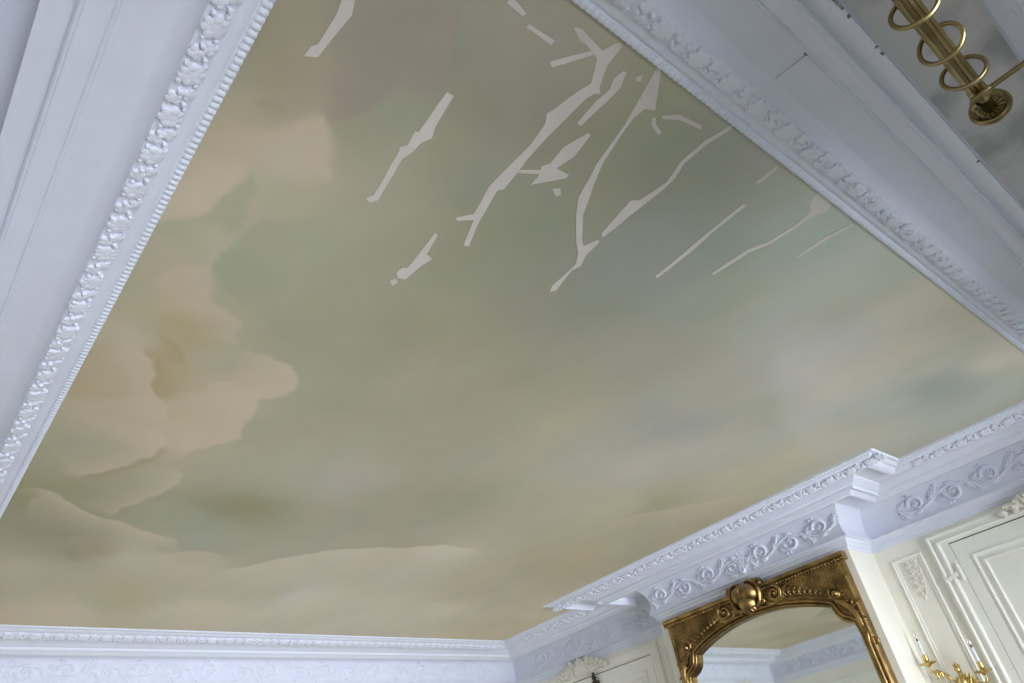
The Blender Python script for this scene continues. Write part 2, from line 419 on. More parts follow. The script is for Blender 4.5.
def floor_material():
    m = bpy.data.materials.new('cool_bounce_floor'); m.use_nodes = True
    nt = m.node_tree; b = nt.nodes['Principled BSDF']; b.inputs['Roughness'].default_value = .4
    tc = nt.nodes.new('ShaderNodeTexCoord')
    br = nt.nodes.new('ShaderNodeTexBrick')
    br.inputs['Scale'].default_value = 2.0
    br.inputs['Color1'].default_value = (.185,.195,.22,1); br.inputs['Color2'].default_value = (.165,.175,.20,1); br.inputs['Mortar'].default_value = (.10,.10,.11,1)  # unseen floor tinted blue-grey to bounce cooler light onto the cornice
    br.inputs['Mortar Size'].default_value = .006; br.inputs['Brick Width'].default_value = 1.2; br.inputs['Row Height'].default_value = .2
    nt.links.new(tc.outputs['Object'], br.inputs['Vector']); nt.links.new(br.outputs['Color'], b.inputs['Base Color'])
    return m

def mirror_material():
    m = bpy.data.materials.new('mirror_glass'); m.use_nodes = True
    b = m.node_tree.nodes['Principled BSDF']
    b.inputs['Base Color'].default_value = (.80,.82,.78,1); b.inputs['Metallic'].default_value = 1; b.inputs['Roughness'].default_value = .03
    return m

def glass_material(name, fac):
    m = bpy.data.materials.new(name); m.use_nodes = True
    nt = m.node_tree; nt.nodes.remove(nt.nodes['Principled BSDF'])
    t = nt.nodes.new('ShaderNodeBsdfTransparent'); g = nt.nodes.new('ShaderNodeBsdfGlossy'); g.inputs['Roughness'].default_value = .05
    mx = nt.nodes.new('ShaderNodeMixShader'); mx.inputs['Fac'].default_value = fac
    nt.links.new(t.outputs[0], mx.inputs[1]); nt.links.new(g.outputs[0], mx.inputs[2])
    nt.links.new(mx.outputs[0], nt.nodes['Material Output'].inputs['Surface'])
    return m
M_PANE = glass_material('window_glass', .06)
M_BULB = glass_material('bulb_glass', .35)
M_MIRROR = mirror_material()
M_FLOOR = floor_material()

def mural_material():
    m = bpy.data.materials.new('painted_sky'); m.use_nodes = True
    nt = m.node_tree; b = nt.nodes['Principled BSDF']; b.inputs['Roughness'].default_value = .75
    b.inputs['Specular IOR Level'].default_value = .2
    at = nt.nodes.new('ShaderNodeAttribute'); at.attribute_name = 'paint'
    tc = nt.nodes.new('ShaderNodeTexCoord')
    mp = nt.nodes.new('ShaderNodeMapping'); mp.inputs['Scale'].default_value = (2.5, 1.8, 1); mp.inputs['Rotation'].default_value = (0,0,.9)
    ns = nt.nodes.new('ShaderNodeTexNoise'); ns.inputs['Scale'].default_value = 2.0; ns.inputs['Detail'].default_value = 8; ns.inputs['Roughness'].default_value = .6
    nt.links.new(tc.outputs['Object'], mp.inputs['Vector']); nt.links.new(mp.outputs[0], ns.inputs['Vector'])
    mr = nt.nodes.new('ShaderNodeMapRange'); mr.inputs['From Min'].default_value = .3; mr.inputs['From Max'].default_value = .7
    mr.inputs['To Min'].default_value = .975; mr.inputs['To Max'].default_value = 1.025
    nt.links.new(ns.outputs['Fac'], mr.inputs['Value'])
    mx = nt.nodes.new('ShaderNodeVectorMath'); mx.operation = 'SCALE'
    nt.links.new(at.outputs['Color'], mx.inputs[0]); nt.links.new(mr.outputs['Result'], mx.inputs['Scale'])
    nt.links.new(mx.outputs['Vector'], b.inputs['Base Color'])
    return m

# ------------------------------------------------------------------ plan of the room
XA, XD, YB, YC = .366, 5.855, .541, 6.86          # edges of the painted ceiling
XP, YP0, YP1 = 5.393, 1.767, 5.605                # edges over the chimney breast
OW, OB = .835, .89                                # cornice projection (front wall slightly wider)
WXA, WXD, WYC, WYB = XA-OW, XD+OW, YC+OW, YB-OB
WXP, WYP0, WYP1 = XP+OW, YP0+OW, YP1-OW
ZF = -2.0
ZCB = CEIL-.394                                   # underside of cornice

# cornice section: (distance out from ceiling edge, drop)
PROF = [(-.004,0),(0,.006),(.006,.012),(.024,.014),(.027,.010),(.032,.010),(.045,.024),(.062,.031),(.074,.031),(.078,.034),
        (.095,.047),(.118,.058),(.140,.062),(.148,.060),(.153,.050),(.158,.043),(.164,.036),(.172,.029),(.182,.022),(.196,.014),(.204,.012),
        (.325,.012),(.328,.020),(.335,.026),(.341,.021),(.344,.024),(.356,.030),(.372,.042),(.388,.052),(.402,.056),(.403,.066),(.406,.075),(.411,.079),(.416,.075),(.419,.066),(.420,.061),
        (.425,.062),(.436,.066),(.454,.074),(.472,.088),(.484,.096),(.490,.098),(.492,.092),(.493,.022),
        (.728,.022),(.730,.034),(.738,.042),(.744,.050),(.760,.070),(.780,.110),(.792,.150),(.797,.190),(.794,.230),(.785,.262),(.774,.284),
        (.770,.288),(.770,.298),(.792,.306),(.800,.322),(.812,.330),(.815,.340),(.817,.362),(.826,.368),(.829,.388),(.835,.394),(.845,.398)]
I_LEAF = (9, 13); I_FRZ = (47, 54)

def ob(o):                                        # front wall: the lower members sit a little further out
    return o + .055*min(1, max(0, (o-.5)/.2))

def cornice(name, corners, mat, label):
    """corners: (x, y, mx, my, front?)"""
    mb = MB(); n = len(PROF)
    vs = []
    for (x, y, mx, my, fr) in corners:
        for (o, z) in PROF:
            vs.append((x+mx*o, y+my*(ob(o) if fr else o), CEIL-z))
    fs = []
    for i in range(len(corners)-1):
        for j in range(n-1):
            fs.append((i*n+j, i*n+j+1, (i+1)*n+j+1, (i+1)*n+j))
    mb.add(vs, fs)
    return mb.build(name, mat, smooth=28, kind='structure', label=label)

K = dict(ab=(XA,YB,-1,-1,True), ac=(XA,YC,-1,1,False), cd=(XD,YC,1,1,False), d1=(XD,YP1,1,-1,False), p1=(XP,YP1,1,-1,False),
         p0=(XP,YP0,1,1,False), d0=(XD,YP0,1,1,False), db=(XD,YB,1,-1,True))
trimA = cornice('trim_1', [K['ab'],K['ac']], M_PLASTER, 'white plaster cornice along the left wall with a garland of lobed flowers')
trimC = cornice('trim_2', [K['ac'],K['cd']], M_PLASTER, 'white plaster cornice straight along the back wall')
trimD = cornice('trim_3', [K['cd'],K['d1'],K['p1'],K['p0'],K['d0'],K['db']], M_PLASTER, 'white plaster cornice breaking forward over the gilt mirror')
trimB = cornice('trim_4', [K['db'],K['ab']], M_PLASTER, 'shaded white plaster cornice with cracks beside the brass curtain pole')

# surface maps for ornament on a straight run of cornice
def arc(i0, i1):
    P = PROF[i0:i1+1]; s = [0]
    for a, b in zip(P, P[1:]): s.append(s[-1]+math.hypot(b[0]-a[0], b[1]-a[1]))
    return P, s

def run_map(A, Bp, out, seg, front=False):
    """t along A->Bp, v down the section, h off the surface"""
    A = Vector((*A, 0)); Bp = Vector((*Bp, 0)); d = (Bp-A).normalized(); o = Vector((*out, 0))
    P, s = arc(*seg); tot = s[-1]
    def M(t, v, h):
        v = min(max(v, -.02), tot+.02)
        k = 0
        while k < len(s)-2 and v > s[k+1]: k += 1
        f = (v-s[k])/(s[k+1]-s[k])
        oo = P[k][0]+f*(P[k+1][0]-P[k][0]); zz = P[k][1]+f*(P[k+1][1]-P[k][1])
        # smooth normal over the whole band
        k0, k1 = max(0,k-1), min(len(P)-1,k+2)
        tx, tz = P[k1][0]-P[k0][0], P[k1][1]-P[k0][1]; L = math.hypot(tx, tz)
        nx, nz = -tz/L, tx/L
        oo += nx*h; zz += nz*h
        if front: oo = ob(oo)
        q = A + d*t + o*oo
        return (q.x, q.y, CEIL-zz)
    return M, (Bp-A).length, tot

RUNS = {  # name: (start on ceiling edge, end, outward, trim, front, start inset sign, end inset sign) insets: +1 the run lengthens outward
 'A': ((XA,YB),(XA,YC),(-1,0),trimA,False),
 'C': ((XA,YC),(XD,YC),(0,1),trimC,False),
 'D1': ((XD,YC),(XD,YP1),(1,0),trimD,False),
 'P': ((XP,YP1),(XP,YP0),(1,0),trimD,False),
 'D0': ((XD,YP0),(XD,YB),(1,0),trimD,False),
 'B': ((XD,YB),(XA,YB),(0,-1),trimB,True),
}

# bead row at the painted edge
def beads():
    acc = {}
    for k,(a,b,o,tr,fr) in RUNS.items():
        mb = acc.setdefault(tr.name, (MB(), tr))[0]
        A = Vector((*a,0)); Bv = Vector((*b,0)); d = (Bv-A).normalized(); L = (Bv-A).length; ov = Vector((*o,0))
        n = int(L/.026)
        for i in range(n):
            c = A + d*(i+.5)*L/n + ov*.0125
            mb.ball((c.x, c.y, CEIL-.012), (.0150*abs(d.x)+.0160*abs(ov.x), .0150*abs(d.y)+.0160*abs(ov.y), .0062), 10, 4)
    for mb, tr in acc.values(): mb.build('bead_row', M_PLASTER, tr, smooth=60)
beads()

# band of lobed flowers and berries
def leaf_band(k):
    a,b,o,tr,fr = RUNS[k]
    M, L, tot = run_map(a, b, o, I_LEAF, fr)
    mb = MB(); p = .172; n = int(L/p); p = L/n
    ext = {'P': 1}.get(k, 0)
    mid = tot*.5
    def petal(t, v, r, h, n=7):
        # round petal with a steep rim
        vs = [M(t, v, h)]
        for rr, hh in ((.72,1.0),(.93,.86),(1.0,.30),(1.0,-.1)):
            for q in range(n): vs.append(M(t+cos(2*pi*q/n)*r*rr, v+sin(2*pi*q/n)*r*rr, h*hh))
        fs = [(0,1+q,1+(q+1)%n) for q in range(n)]
        for a in range(3): fs += [(1+a*n+q,1+(a+1)*n+q,1+(a+1)*n+(q+1)%n,1+a*n+(q+1)%n) for q in range(n)]
        mb.add(vs, fs)
    for i in range(n):
        t = (i+.5)*p
        j = lambda s: random.uniform(-s, s)
        t += j(.006); a0 = j(.5)
        for q in range(7):
            a = a0+2*pi*q/7
            petal(t+cos(a)*.025, mid+sin(a)*.025+j(.002), .0165+j(.001), .0120+j(.0005))
        petal(t, mid, .033, .0121, 10)
        t2 = t+p/2
        for sv in (-1, 1):
            c = (t2+sv*.012+j(.004), mid+sv*.019+j(.003)); a0 = j(.6)
            for q in range(4):
                a = a0+pi/4+q*pi/2; petal(c[0]+cos(a)*.013, c[1]+sin(a)*.013, .0130+j(.0012), .0100+j(.0006), 7)
            petal(c[0], c[1], .016, .0101, 7)
        for q in range(4):
            a = pi/4+q*pi/2+j(.25)
            petal(t+cos(a)*.050, mid+sin(a)*.036, .0075+j(.001), .013, 6)
        petal(t2-.022, mid+.012+j(.006), .0078, .018, 6); petal(t2+.024, mid-.012+j(.006), .0078, .018, 6)
        rleaf(mb, M, (t2-.03, mid+j(.01)), j(.5), .06, .010, .9, n=4)
    return mb
acc = {}
for k in RUNS:
    mb = leaf_band(k); tr = RUNS[k][3]
    if tr.name in acc:
        acc[tr.name][0].add(mb.v, mb.f)
    else: acc[tr.name] = (mb, tr)
for mb, tr in acc.values(): mb.build('flower_garland_band', M_PLASTER, tr, smooth=50)

# scrolling foliage on the frieze
def frieze(k, t0, t1, palm=None, rel=1.0):
    a,b,o,tr,fr = RUNS[k]
    M0, L, tot = run_map(a, b, o, I_FRZ, fr)
    M = lambda t,v,h: M0(t, v, h*rel)
    mb = MB(); mid = tot*.47; amp = tot*.20
    p = .62; n = max(2, round((t1-t0)/(p/2))); hp = (t1-t0)/n
    path = []
    for i in range(n*12+1):
        t = t0 + (t1-t0)*i/(n*12)
        path.append((t, mid+amp*sin(pi*(t-t0)/hp)))
    rtube(mb, M, path, .0125, 1.2)
    for i in range(n):
        t = t0+(i+.5)*hp; s = 1 if i % 2 == 0 else -1
        cv = mid-s*tot*.04
        rspiral(mb, M, (t+.01, cv), tot*.27, 1.3, pi, s, .018, .008, 1.3)
        for q in range(6): rleaf(mb, M, (t+.01, cv), q*pi/3+.3, .036, .013, 1.2, n=3)
        rball(mb, M, (t+.01, cv), .012, .026)
        acanthus(mb, M, (t-.15, mid+s*amp*.2), s*.9, .13, .019, 1.1)
        acanthus(mb, M, (t+.13, mid+s*amp*.5), -s*1.0, .12, .018, 1.1)
        acanthus(mb, M, (t-.06, mid-s*tot*.24), pi-s*.5, .11, .017, 1.1)
        rleaf(mb, M, (t+.12, mid-s*amp*.1), -s*.3, .10, .019, 1.1, curl=-s*1.4)
        rleaf(mb, M, (t-.02, mid+s*tot*.26), s*.2, .09, .016, 1.1, curl=-s*1.2)
        rball(mb, M, (t-.05, mid-s*tot*.38), .013, .02); rball(mb, M, (t-.02, mid-s*tot*.40), .011, .018)
    if palm is not None:
        for q in range(-3, 4):
            acanthus(mb, M, (palm, tot*.80), -pi/2+q*.36, tot*(.72-.07*abs(q)), .020, .9)
        rrosette(mb, M, (palm, tot*.80), .034, 6, .026, .2)
        for s in (-1, 1):
            rspiral(mb, M, (palm+s*.13, tot*.62), .062, 1.4, pi*(s>0), s, .015, .007, 1.1)
            for q in range(4):
                acanthus(mb, M, (palm+s*(.17+.085*q), tot*(.35+.04*q)), pi/2-s*(.9+.1*q), .095, .015, .9)
    return mb.build('frieze_scrollwork', M_PLASTER, tr, smooth=50)
LP = YP1-YP0
e = .72
frieze('P', e+.10, LP-e-.10, palm=LP*.52, rel=1.25)
frieze('D1', -.35, (YC-YP1)+.45, rel=1.1)
frieze('D0', -.45, (YP0-YB)+.55, rel=1.15)
frieze('C', -.4, (XD-XA)+.4, rel=.75)
frieze('A', -.5, (YC-YB)+.5, rel=1.1)
frieze('B', -.5, (XD-XA)+.5, rel=.5)

# the stained outer soffit and old cracks of the front cornice
zs = CEIL-.022+.0
mb = MB(); mb.box((WXA+.25, YB-.500, zs-.0015), (WXD-.25, YB-.775, zs+.003))
mb.build('stained_soffit', M_OLDPLASTER, trimB, smooth=0, label='grey smeared plaster soffit above the curtain pole')
def crack(pts, w, mat, name, label=None, h=.0015):
    mb = MB()
    P = [Vector(p) for p in pts]
    for i in range(len(P)-1):
        a, b = P[i], P[i+1]; d = (b-a); d.z = 0; n = Vector((-d.y, d.x, 0)).normalized()*w*random.uniform(.6,1.3)/2
        mb.prism([a-n, a+n, b+n*.8, b-n*.8], (0,0,-h))
    return mb.build(name, mat, trimB, smooth=0, label=label)
zq = CEIL-.012
crack([(1.855,.333,zq),(1.862,.27,zq),(1.866,.215,zq)], .007, M_CRACK, 'filled_crack', 'beige filled crack across the front cornice')
mb = MB(); mb.prism([(1.853,.222,zq),(1.868,.224,zq),(1.878,.208,zq),(1.868,.196,zq),(1.851,.208,zq)], (0,0,-.0015)); mb.build('plaster_nick', M_STAIN, trimB, smooth=0, label='small brown nick at the end of the filled crack')
for (x0, x1) in ((1.68,1.715),(1.72,1.745),(1.775,1.79),(1.962,1.972),(2.00,2.018),(2.838,2.85)):
    mb = MB(); yy = YB-.489
    P = []
    nn = 7
    for q in range(nn+1): P.append((x0+(x1-x0)*q/nn, yy+.004+random.uniform(0,.005), CEIL-.0992))
    for q in range(nn,-1,-1): P.append((x0+(x1-x0)*q/nn, yy-.001-random.uniform(0,.003), CEIL-.0992))
    mb.prism(P, (0,0,-.0012)); mb.build('plaster_chip', M_STAIN, trimB, smooth=0)
for (x, y) in ((1.95,.130),(2.35,.128)):
    mb = MB(); mb.ball((x, y, CEIL-.0685), (.010,.003,.002), 7, 4); mb.build('plaster_nick', M_STAIN, trimB)

# ------------------------------------------------------------------ painted ceiling
def mural():
    st = .0125
    xs = np.arange(XA-.012, XD+.012+st, st); ys = np.arange(YB-.012, YC+.012+st, st)
    nx, ny = len(xs), len(ys)
    X, Y = np.meshgrid(xs, ys)                       # [ny, nx]
    rng = np.random.default_rng(5)
    def noise(sc, seed, sx=1., sy=1.):
        r = np.random.default_rng(seed); g = r.random((64,64))
        u = X*sc*sx+11.3; v = Y*sc*sy+7.7
        i, j = np.floor(u).astype(int), np.floor(v).astype(int); fu, fv = u-i, v-j
        fu = fu*fu*(3-2*fu); fv = fv*fv*(3-2*fv)
        G = lambda a,b: g[a % 64, b % 64]
        return (G(i,j)*(1-fu)+G(i+1,j)*fu)*(1-fv)+(G(i,j+1)*(1-fu)+G(i+1,j+1)*fu)*fv-.5
    def fbm(sc, seed, oct=4, sx=1., sy=1.):
        return sum(noise(sc*2**k, seed+k, sx, sy)/2**k for k in range(oct))
    wx = fbm(1.6, 20)*.22; wy = fbm(1.6, 40)*.22
    # smooth colour field through the paint notes
    P = np.array([p for p,c in PAINT]); Cc = np.array([srgb(c) for p,c in PAINT])
    num = np.zeros((ny,nx,3)); den = np.zeros((ny,nx))
    for (px,py), c in zip(P, Cc):
        d2 = (X+wx*.6-px)**2+(Y+wy*.6-py)**2
        w = 1/(d2+.012)**1.6
        num += w[...,None]*c; den += w
    colr = num/den[...,None]
    # cloud rims: crisp on one side, melting away on the other
    qx = X+fbm(5., 60)*.05+fbm(14., 80, 3)*.02; qy = Y+fbm(5., 70)*.05+fbm(14., 90, 3)*.02
    for line, ref, c, fade, soft, amt in CLOUDS:
        line = np.array(line); n = len(line)
        best = np.full(X.shape, 99.); side = np.zeros(X.shape); par = np.zeros(X.shape)
        rb, rs = 99., 0
        acc = 0.
        for i in range(n-1):
            a, b = line[i], line[i+1]; ex, ey = b-a; L = math.hypot(ex, ey)
            tt = ((qx-a[0])*ex+(qy-a[1])*ey)/(L*L); tc_ = np.clip(tt, 0, 1)
            d = np.hypot(qx-a[0]-tc_*ex, qy-a[1]-tc_*ey)
            sgn = np.sign(ex*(qy-a[1])-ey*(qx-a[0]))
            m = d < best-1e-6
            best = np.where(m, d, best); side = np.where(m, sgn, side); par = np.where(m, acc+tc_*L, par)
            rt = min(1, max(0, ((ref[0]-a[0])*ex+(ref[1]-a[1])*ey)/(L*L))); rd = math.hypot(ref[0]-a[0]-rt*ex, ref[1]-a[1]-rt*ey)
            if rd < rb-1e-6: rb = rd; rs = np.sign(ex*(ref[1]-a[1])-ey*(ref[0]-a[0]))
            acc += L
        sd = best*side*rs
        al = np.clip((sd+soft)/(2*soft+.008), 0, 1); al = al*al*(3-2*al)
        al = al*amt*np.exp(-(np.maximum(sd,0)/fade)**1.2)
        endw = np.clip(np.minimum(par, acc-par)/(.18*acc), 0, 1)
        al = al*(endw*endw*(3-2*endw))
        colr = colr*(1-al[...,None])+np.array(srgb(c))*al[...,None]
    # painter's mottling: warm and cool drifts
    f1 = fbm(1.5, 110, 5, 1.5, .8); f2 = fbm(2.5, 130, 5, 1.5, .8)
    colr = .965*colr*(1+.07*f1[...,None])
    colr[...,0] *= 1+.035*f2; colr[...,2] *= 1-.06*f2
    # rendered daylight falloff offset in the paint colour: lighter toward the front windows
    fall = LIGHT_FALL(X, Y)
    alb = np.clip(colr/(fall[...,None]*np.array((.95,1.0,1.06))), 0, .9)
    verts = np.stack([S*X.ravel(), S*Y.ravel(), np.full(X.size, S*CEIL+EYE)], 1)
    idx = np.arange(nx*ny).reshape(ny,nx)
    fa = np.stack([idx[:-1,:-1].ravel(), idx[1:,:-1].ravel(), idx[1:,1:].ravel(), idx[:-1,1:].ravel()], 1)
    nv = len(verts)
    # slab above
    bx = [(WXA-.15,WYB-.3),(WXD+.15,WYB-.3),(WXD+.15,WYC+.15),(WXA-.15,WYC+.15)]
    sv = [(S*x,S*y,S*(CEIL+.004)+EYE) for x,y in bx]+[(S*x,S*y,S*(CEIL+.12)+EYE) for x,y in bx]
    sf = [(0,3,2,1),(4,5,6,7),(0,1,5,4),(1,2,6,5),(2,3,7,6),(3,0,4,7)]
    me = bpy.data.meshes.new('ceiling')
    me.from_pydata(np.vstack([verts, np.array(sv)]).tolist(), [], fa.tolist()+[tuple(nv+i for i in f) for f in sf])
    me.materials.append(mural_material()); me.materials.append(M_PLASTER)
    me.polygons.foreach_set('material_index', [0]*len(fa)+[1]*6)
    at = me.color_attributes.new('paint', 'FLOAT_COLOR', 'POINT')
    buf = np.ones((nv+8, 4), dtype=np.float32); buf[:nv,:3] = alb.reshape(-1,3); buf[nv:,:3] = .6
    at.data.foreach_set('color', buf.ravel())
    me.update()
    o = bpy.data.objects.new('ceiling', me); col.objects.link(o)
    return tag(o, 'ceiling painted as a pale green and beige cloudy sky', None, None, 'structure')
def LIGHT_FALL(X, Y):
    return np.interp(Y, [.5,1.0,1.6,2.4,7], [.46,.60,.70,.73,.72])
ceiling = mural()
# unpainted filler repairs
for lab, pts in PATCHES:
    mb = MB()
    P = [Vector((x,y,CEIL)) for x,y in pts]
    # slightly ragged outline
    Q = []
    for i in range(len(P)):
        a, b = P[i], P[(i+1) % len(P)]
        n = max(1, int((b-a).length/.06))
        for k in range(n):
            q = a.lerp(b, k/n)
            if k: q = q+Vector((random.uniform(-1,1), random.uniform(-1,1), 0))*.002
            Q.append(q)
    area = sum(Q[i].x*Q[(i+1)%len(Q)].y-Q[(i+1)%len(Q)].x*Q[i].y for i in range(len(Q)))
    if area < 0: Q.reverse()
    mb.prism(Q, (0,0,-.0018))
    mb.build('filler_patch', M_FILLER, ceiling, smooth=0, label=lab)

# ------------------------------------------------------------------ floor and walls
mb = MB(); mb.box((WXA-.15,WYB-.3,ZF-.1),(WXD+.15,WYC+.15,ZF)); mb.build('floor', M_FLOOR, smooth=0, kind='structure')
def wall(name, a, b, label=None):
    mb = MB(); mb.box(a, b); return mb.build(name, M_WALL, smooth=0, kind='structure', label=label)
wallA = wall('wall_left', (WXA-.15,WYB-.3,ZF),(WXA,WYC+.15,CEIL+.004))
wallC = wall('wall_back', (WXA,WYC,ZF),(WXD,WYC+.15,CEIL+.004))
wallD = wall('wall_right', (WXD,WYB-.3,ZF),(WXD+.15,WYC+.15,CEIL+.004), 'cream painted wall with panelled doors either side of the chimney breast')
breast = wall('chimney_breast', (WXP,WYP0,ZF),(WXD,WYP1,CEIL-.02), 'cream chimney breast standing forward behind the gilt mirror')
# front wall with three tall windows
wins = [(0.0,1.4),(2.4,3.8),(4.6,5.85)]; zs0, zs1 = ZF+.1, 1.28
mb = MB(); y0, y1 = WYB-.3, WYB
xx = WXA
for a, b in wins: mb.box((xx,y0,ZF),(a,y1,CEIL)); mb.box((a,y0,ZF),(b,y1,zs0)); mb.box((a,y0,zs1),(b,y1,CEIL)); xx = b
mb.box((xx,y0,ZF),(WXD,y1,CEIL))
wallB = mb.build('wall_front', M_WALL, smooth=0, kind='structure')
for i,(a,b) in enumerate(wins):
    r = empty('window_%d' % (i+1), ((a+b)/2, y0+.08, zs0), kind='structure')
    f = MB(); t = .05; ya, yb = y0+.05, y0+.11; m = (a+b)/2
    f.box((a,ya,zs0),(a+t,yb,zs1)); f.box((b-t,ya,zs0),(b,yb,zs1)); f.box((a,ya,zs1-t),(b,yb,zs1)); f.box((a,ya,zs0),(b,yb,zs0+.12))
    f.box((m-.04,ya,zs0),(m+.04,yb,zs1))
    for z in (-.9,0.,.75): f.box((a,ya+.01,z-.015),(b,yb-.01,z+.015))
    f.build('frame', M_WOODFRAME, r, smooth=0)
    p = MB(); p.box((a+t,y0+.078,zs0+.1),(b-t,y0+.082,zs1-t)); p.build('pane', M_PANE, r, smooth=0)
# skirting
for nm,a,b in (('baseboard_left',(WXA,WYB,ZF),(WXA+.02,WYC,ZF+.18)),('baseboard_back',(WXA,WYC-.02,ZF),(WXD,WYC,ZF+.18)),('baseboard_right',(WXD-.02,WYB,ZF),(WXD,WYP0,ZF+.18))):
    mb = MB(); mb.box(a,b); mb.build(nm, M_DOOR, smooth=0, kind='structure')

# ---- mouldings on the walls, drawn in (t, v) on a flat map
def flat_D(x0):   return lambda t, v, h: (x0-h, t, v)
def flat_C(y0):   return lambda t, v, h: (t, y0-h, v)
def flat_A(x0):   return lambda t, v, h: (x0+h, t, v)
MOULD_CASE = [(0,0),(0,.030),(.010,.038),(.020,.038),(.026,.030),(.030,.022),(.050,.024),(.062,.034),(.074,.038),(.082,.034),(.088,.024),(.092,.010),(.094,0)]
MOULD_PANEL = [(0,0),(0,.018),(.014,.024),(.022,.016),(.030,.012),(.050,.016),(.066,.028),(.078,.030),(.086,.022),(.090,.008),(.100,.006),(.130,.004),(.132,0)]
MOULD_SMALL = [(0,0),(.003,.014),(.010,.018),(.018,.012),(.022,.008),(.028,.012),(.034,.010),(.036,0)]
def frame_rect(mb, M, t0, t1, v0, v1, prof, k=1.0, hk=1.0):
    """moulding running inside the rectangle, mitred"""
    n = len(prof); vs = []
    for (t, v, st, sv) in ((t0,v0,1,1),(t1,v0,-1,1),(t1,v1,-1,-1),(t0,v1,1,-1)):
        for (d, h) in prof: vs.append(M(t+st*d*k, v+sv*d*k, h*hk))
    fs = [(i*n+j, i*n+j+1, ((i+1)%4)*n+j+1, ((i+1)%4)*n+j) for i in range(4) for j in range(n-1)]
    mb.add(vs, fs)

def crest(mb, M, c, w, h, rel=1.0):
    """shell cartouche with leaf sprays, standing well off the wall"""
    def M2(t,v,hh):
        f = (v-h[0])/(h[1]-h[0])
        return M(t, v, .045+.055*min(1,max(0,f))+hh*1.6)
    # solid backing
    n = 18; pts = []
    for q in range(n):
        a = 2*pi*q/n; pts.append((c+cos(a)*w*.40, (h[0]+h[1])/2-.03+sin(a)*(h[1]-h[0])*.30))
    vs = [M(x,v,0) for x,v in pts]+[M2(x,v,.004) for x,v in pts]
    mb.add(vs, [(q,(q+1)%n,n+(q+1)%n,n+q) for q in range(n)]+[tuple(range(n,2*n))])
    H_ = h[1]-h[0]
    for q in range(-3, 4):
        acanthus(mb, M2, (c, h[0]+.03), pi/2+q*.40, H_*(.80-.09*abs(q)), .034, 1.0)
    rrosette(mb, M2, (c, h[0]+.08), .055, 7, .045, .22)
    rball(mb, M2, (c, h[0]+.08), .026, .060)
    for s in (-1, 1):
        rspiral(mb, M2, (c+s*.11, h[0]+.07), .058, 1.4, pi*(s>0), -s, .020, .010, 1.3)
        for i in range(5):
            f = i/4
            q = (c+s*(.11+f*(w/2-.17)), h[0]+.11-f*.05)
            acanthus(mb, M2, q, pi/2-s*(.5+f*.8), .130-.05*f, .018, 1.2)
            acanthus(mb, M2, q, -pi/2+s*(.7+f*.5), .085-.03*f, .015, 1.1)
            rball(mb, M2, (q[0]+s*.03, q[1]+.004), .020-.006*f, .034-.012*f)
            rrosette(mb, M2, (q[0]-s*.01, q[1]+.035), .026-.008*f, 5, .030-.01*f, .25)
    return mb

def door(name, M, t0, t1, zt, crest_c, label, hinge=None, gap=(.165,.178), rel=1.0, loc=(0,0,0), split=True):
    """casing from t0 to t1, top at zt"""
    r = empty(name, loc, label=label, kind='structure')
    mb = MB(); frame_rect(mb, M, t0, t1, ZF-.2, zt, MOULD_CASE); mb.build('door_casing', M_DOOR, r, smooth=40)
    g0, g1, gz = t0+gap[0], t1-gap[0], zt-gap[1]
    mid = (g0+g1)/2
    lm = MB()
    # door leaves stand slightly proud with a shadow gap all round
    leaves = [(g0,mid),(mid,g1)] if split else [(g0,g1)]
    def slab(mb, a, b, z0, z1, h0, h1):
        pts = [M(a,z0,h0),M(b,z0,h0),M(b,z1,h0),M(a,z1,h0)]
        off = Vector(M(a,z0,h1))-Vector(M(a,z0,h0)); mb.prism(pts, off)
    gp = MB()
    slab(gp, g0-.004, g1+.004, gz, gz+.009, .001, .0075); gp.build('door_gap', M_GAP, r, smooth=0, label='dark gap along the top of the door')
    sd = MB()
    # surround between casing and leaf
    slab(sd, t0+.09, g0-.004, ZF, gz+.009, 0, .010); slab(sd, g1+.004, t1-.09, ZF, gz+.009, 0, .010); slab(sd, t0+.09, t1-.09, gz+.009, zt-.09, 0, .010)
    sd.build('door_surround', M_DOOR, r, smooth=0)
    for a, b in leaves:
        lf = MB(); slab(lf, a+.0015, b-.0015, ZF+.02, gz, 0, .010); L = lf.build('door_leaf', M_DOOR, r, smooth=0)
        pm = MB(); frame_rect(pm, M, a+.112, b-.112, .1, gz-.122, MOULD_PANEL); 
        frame_rect(pm, M, a+.112, b-.112, ZF+.35, -.1, MOULD_PANEL)
        pm.build('panel_moulding', M_DOOR, L, smooth=40)
    if crest_c is not None:
        mb = MB(); crest(mb, M, crest_c[0], crest_c[1], crest_c[2], rel); mb.build('overdoor_crest', M_CREST, r, smooth=50, label='carved ivory shell crest over the door')
    for (t, z, s) in (hinge or []):
        h = MB()
        b0 = Vector(M(t, z-.055, .022)); b1 = Vector(M(t, z+.055, .022)); h.tube([b0, b0.lerp(b1,.02), b1], .016, 10)
        h.ball(M(t, z+.058, .022), .015, 8, 5); h.ball(M(t, z-.058, .022), .015, 8, 5)
        h.prism([M(t-s*.0,z-.02,.018),M(t+s*.135,z-.055,.040),M(t+s*.135,z-.030,.040),M(t-s*.0,z+.02,.018)], Vector(M(0,0,.006))-Vector(M(0,0,0)))
        h.build('door_hinge', M_DOOR, r, smooth=40, label='white painted hinge knuckle')
    return r
MD = flat_D(WXD)
door1 = door('door_1', MD, -.20, 2.131, 1.575, (.98, 1.06, (1.46,1.72)), 'tall cream double door right of the gilt wall sconce', hinge=[(1.990,1.238,1)], gap=(.162,.113), loc=(WXD,.97,ZF))
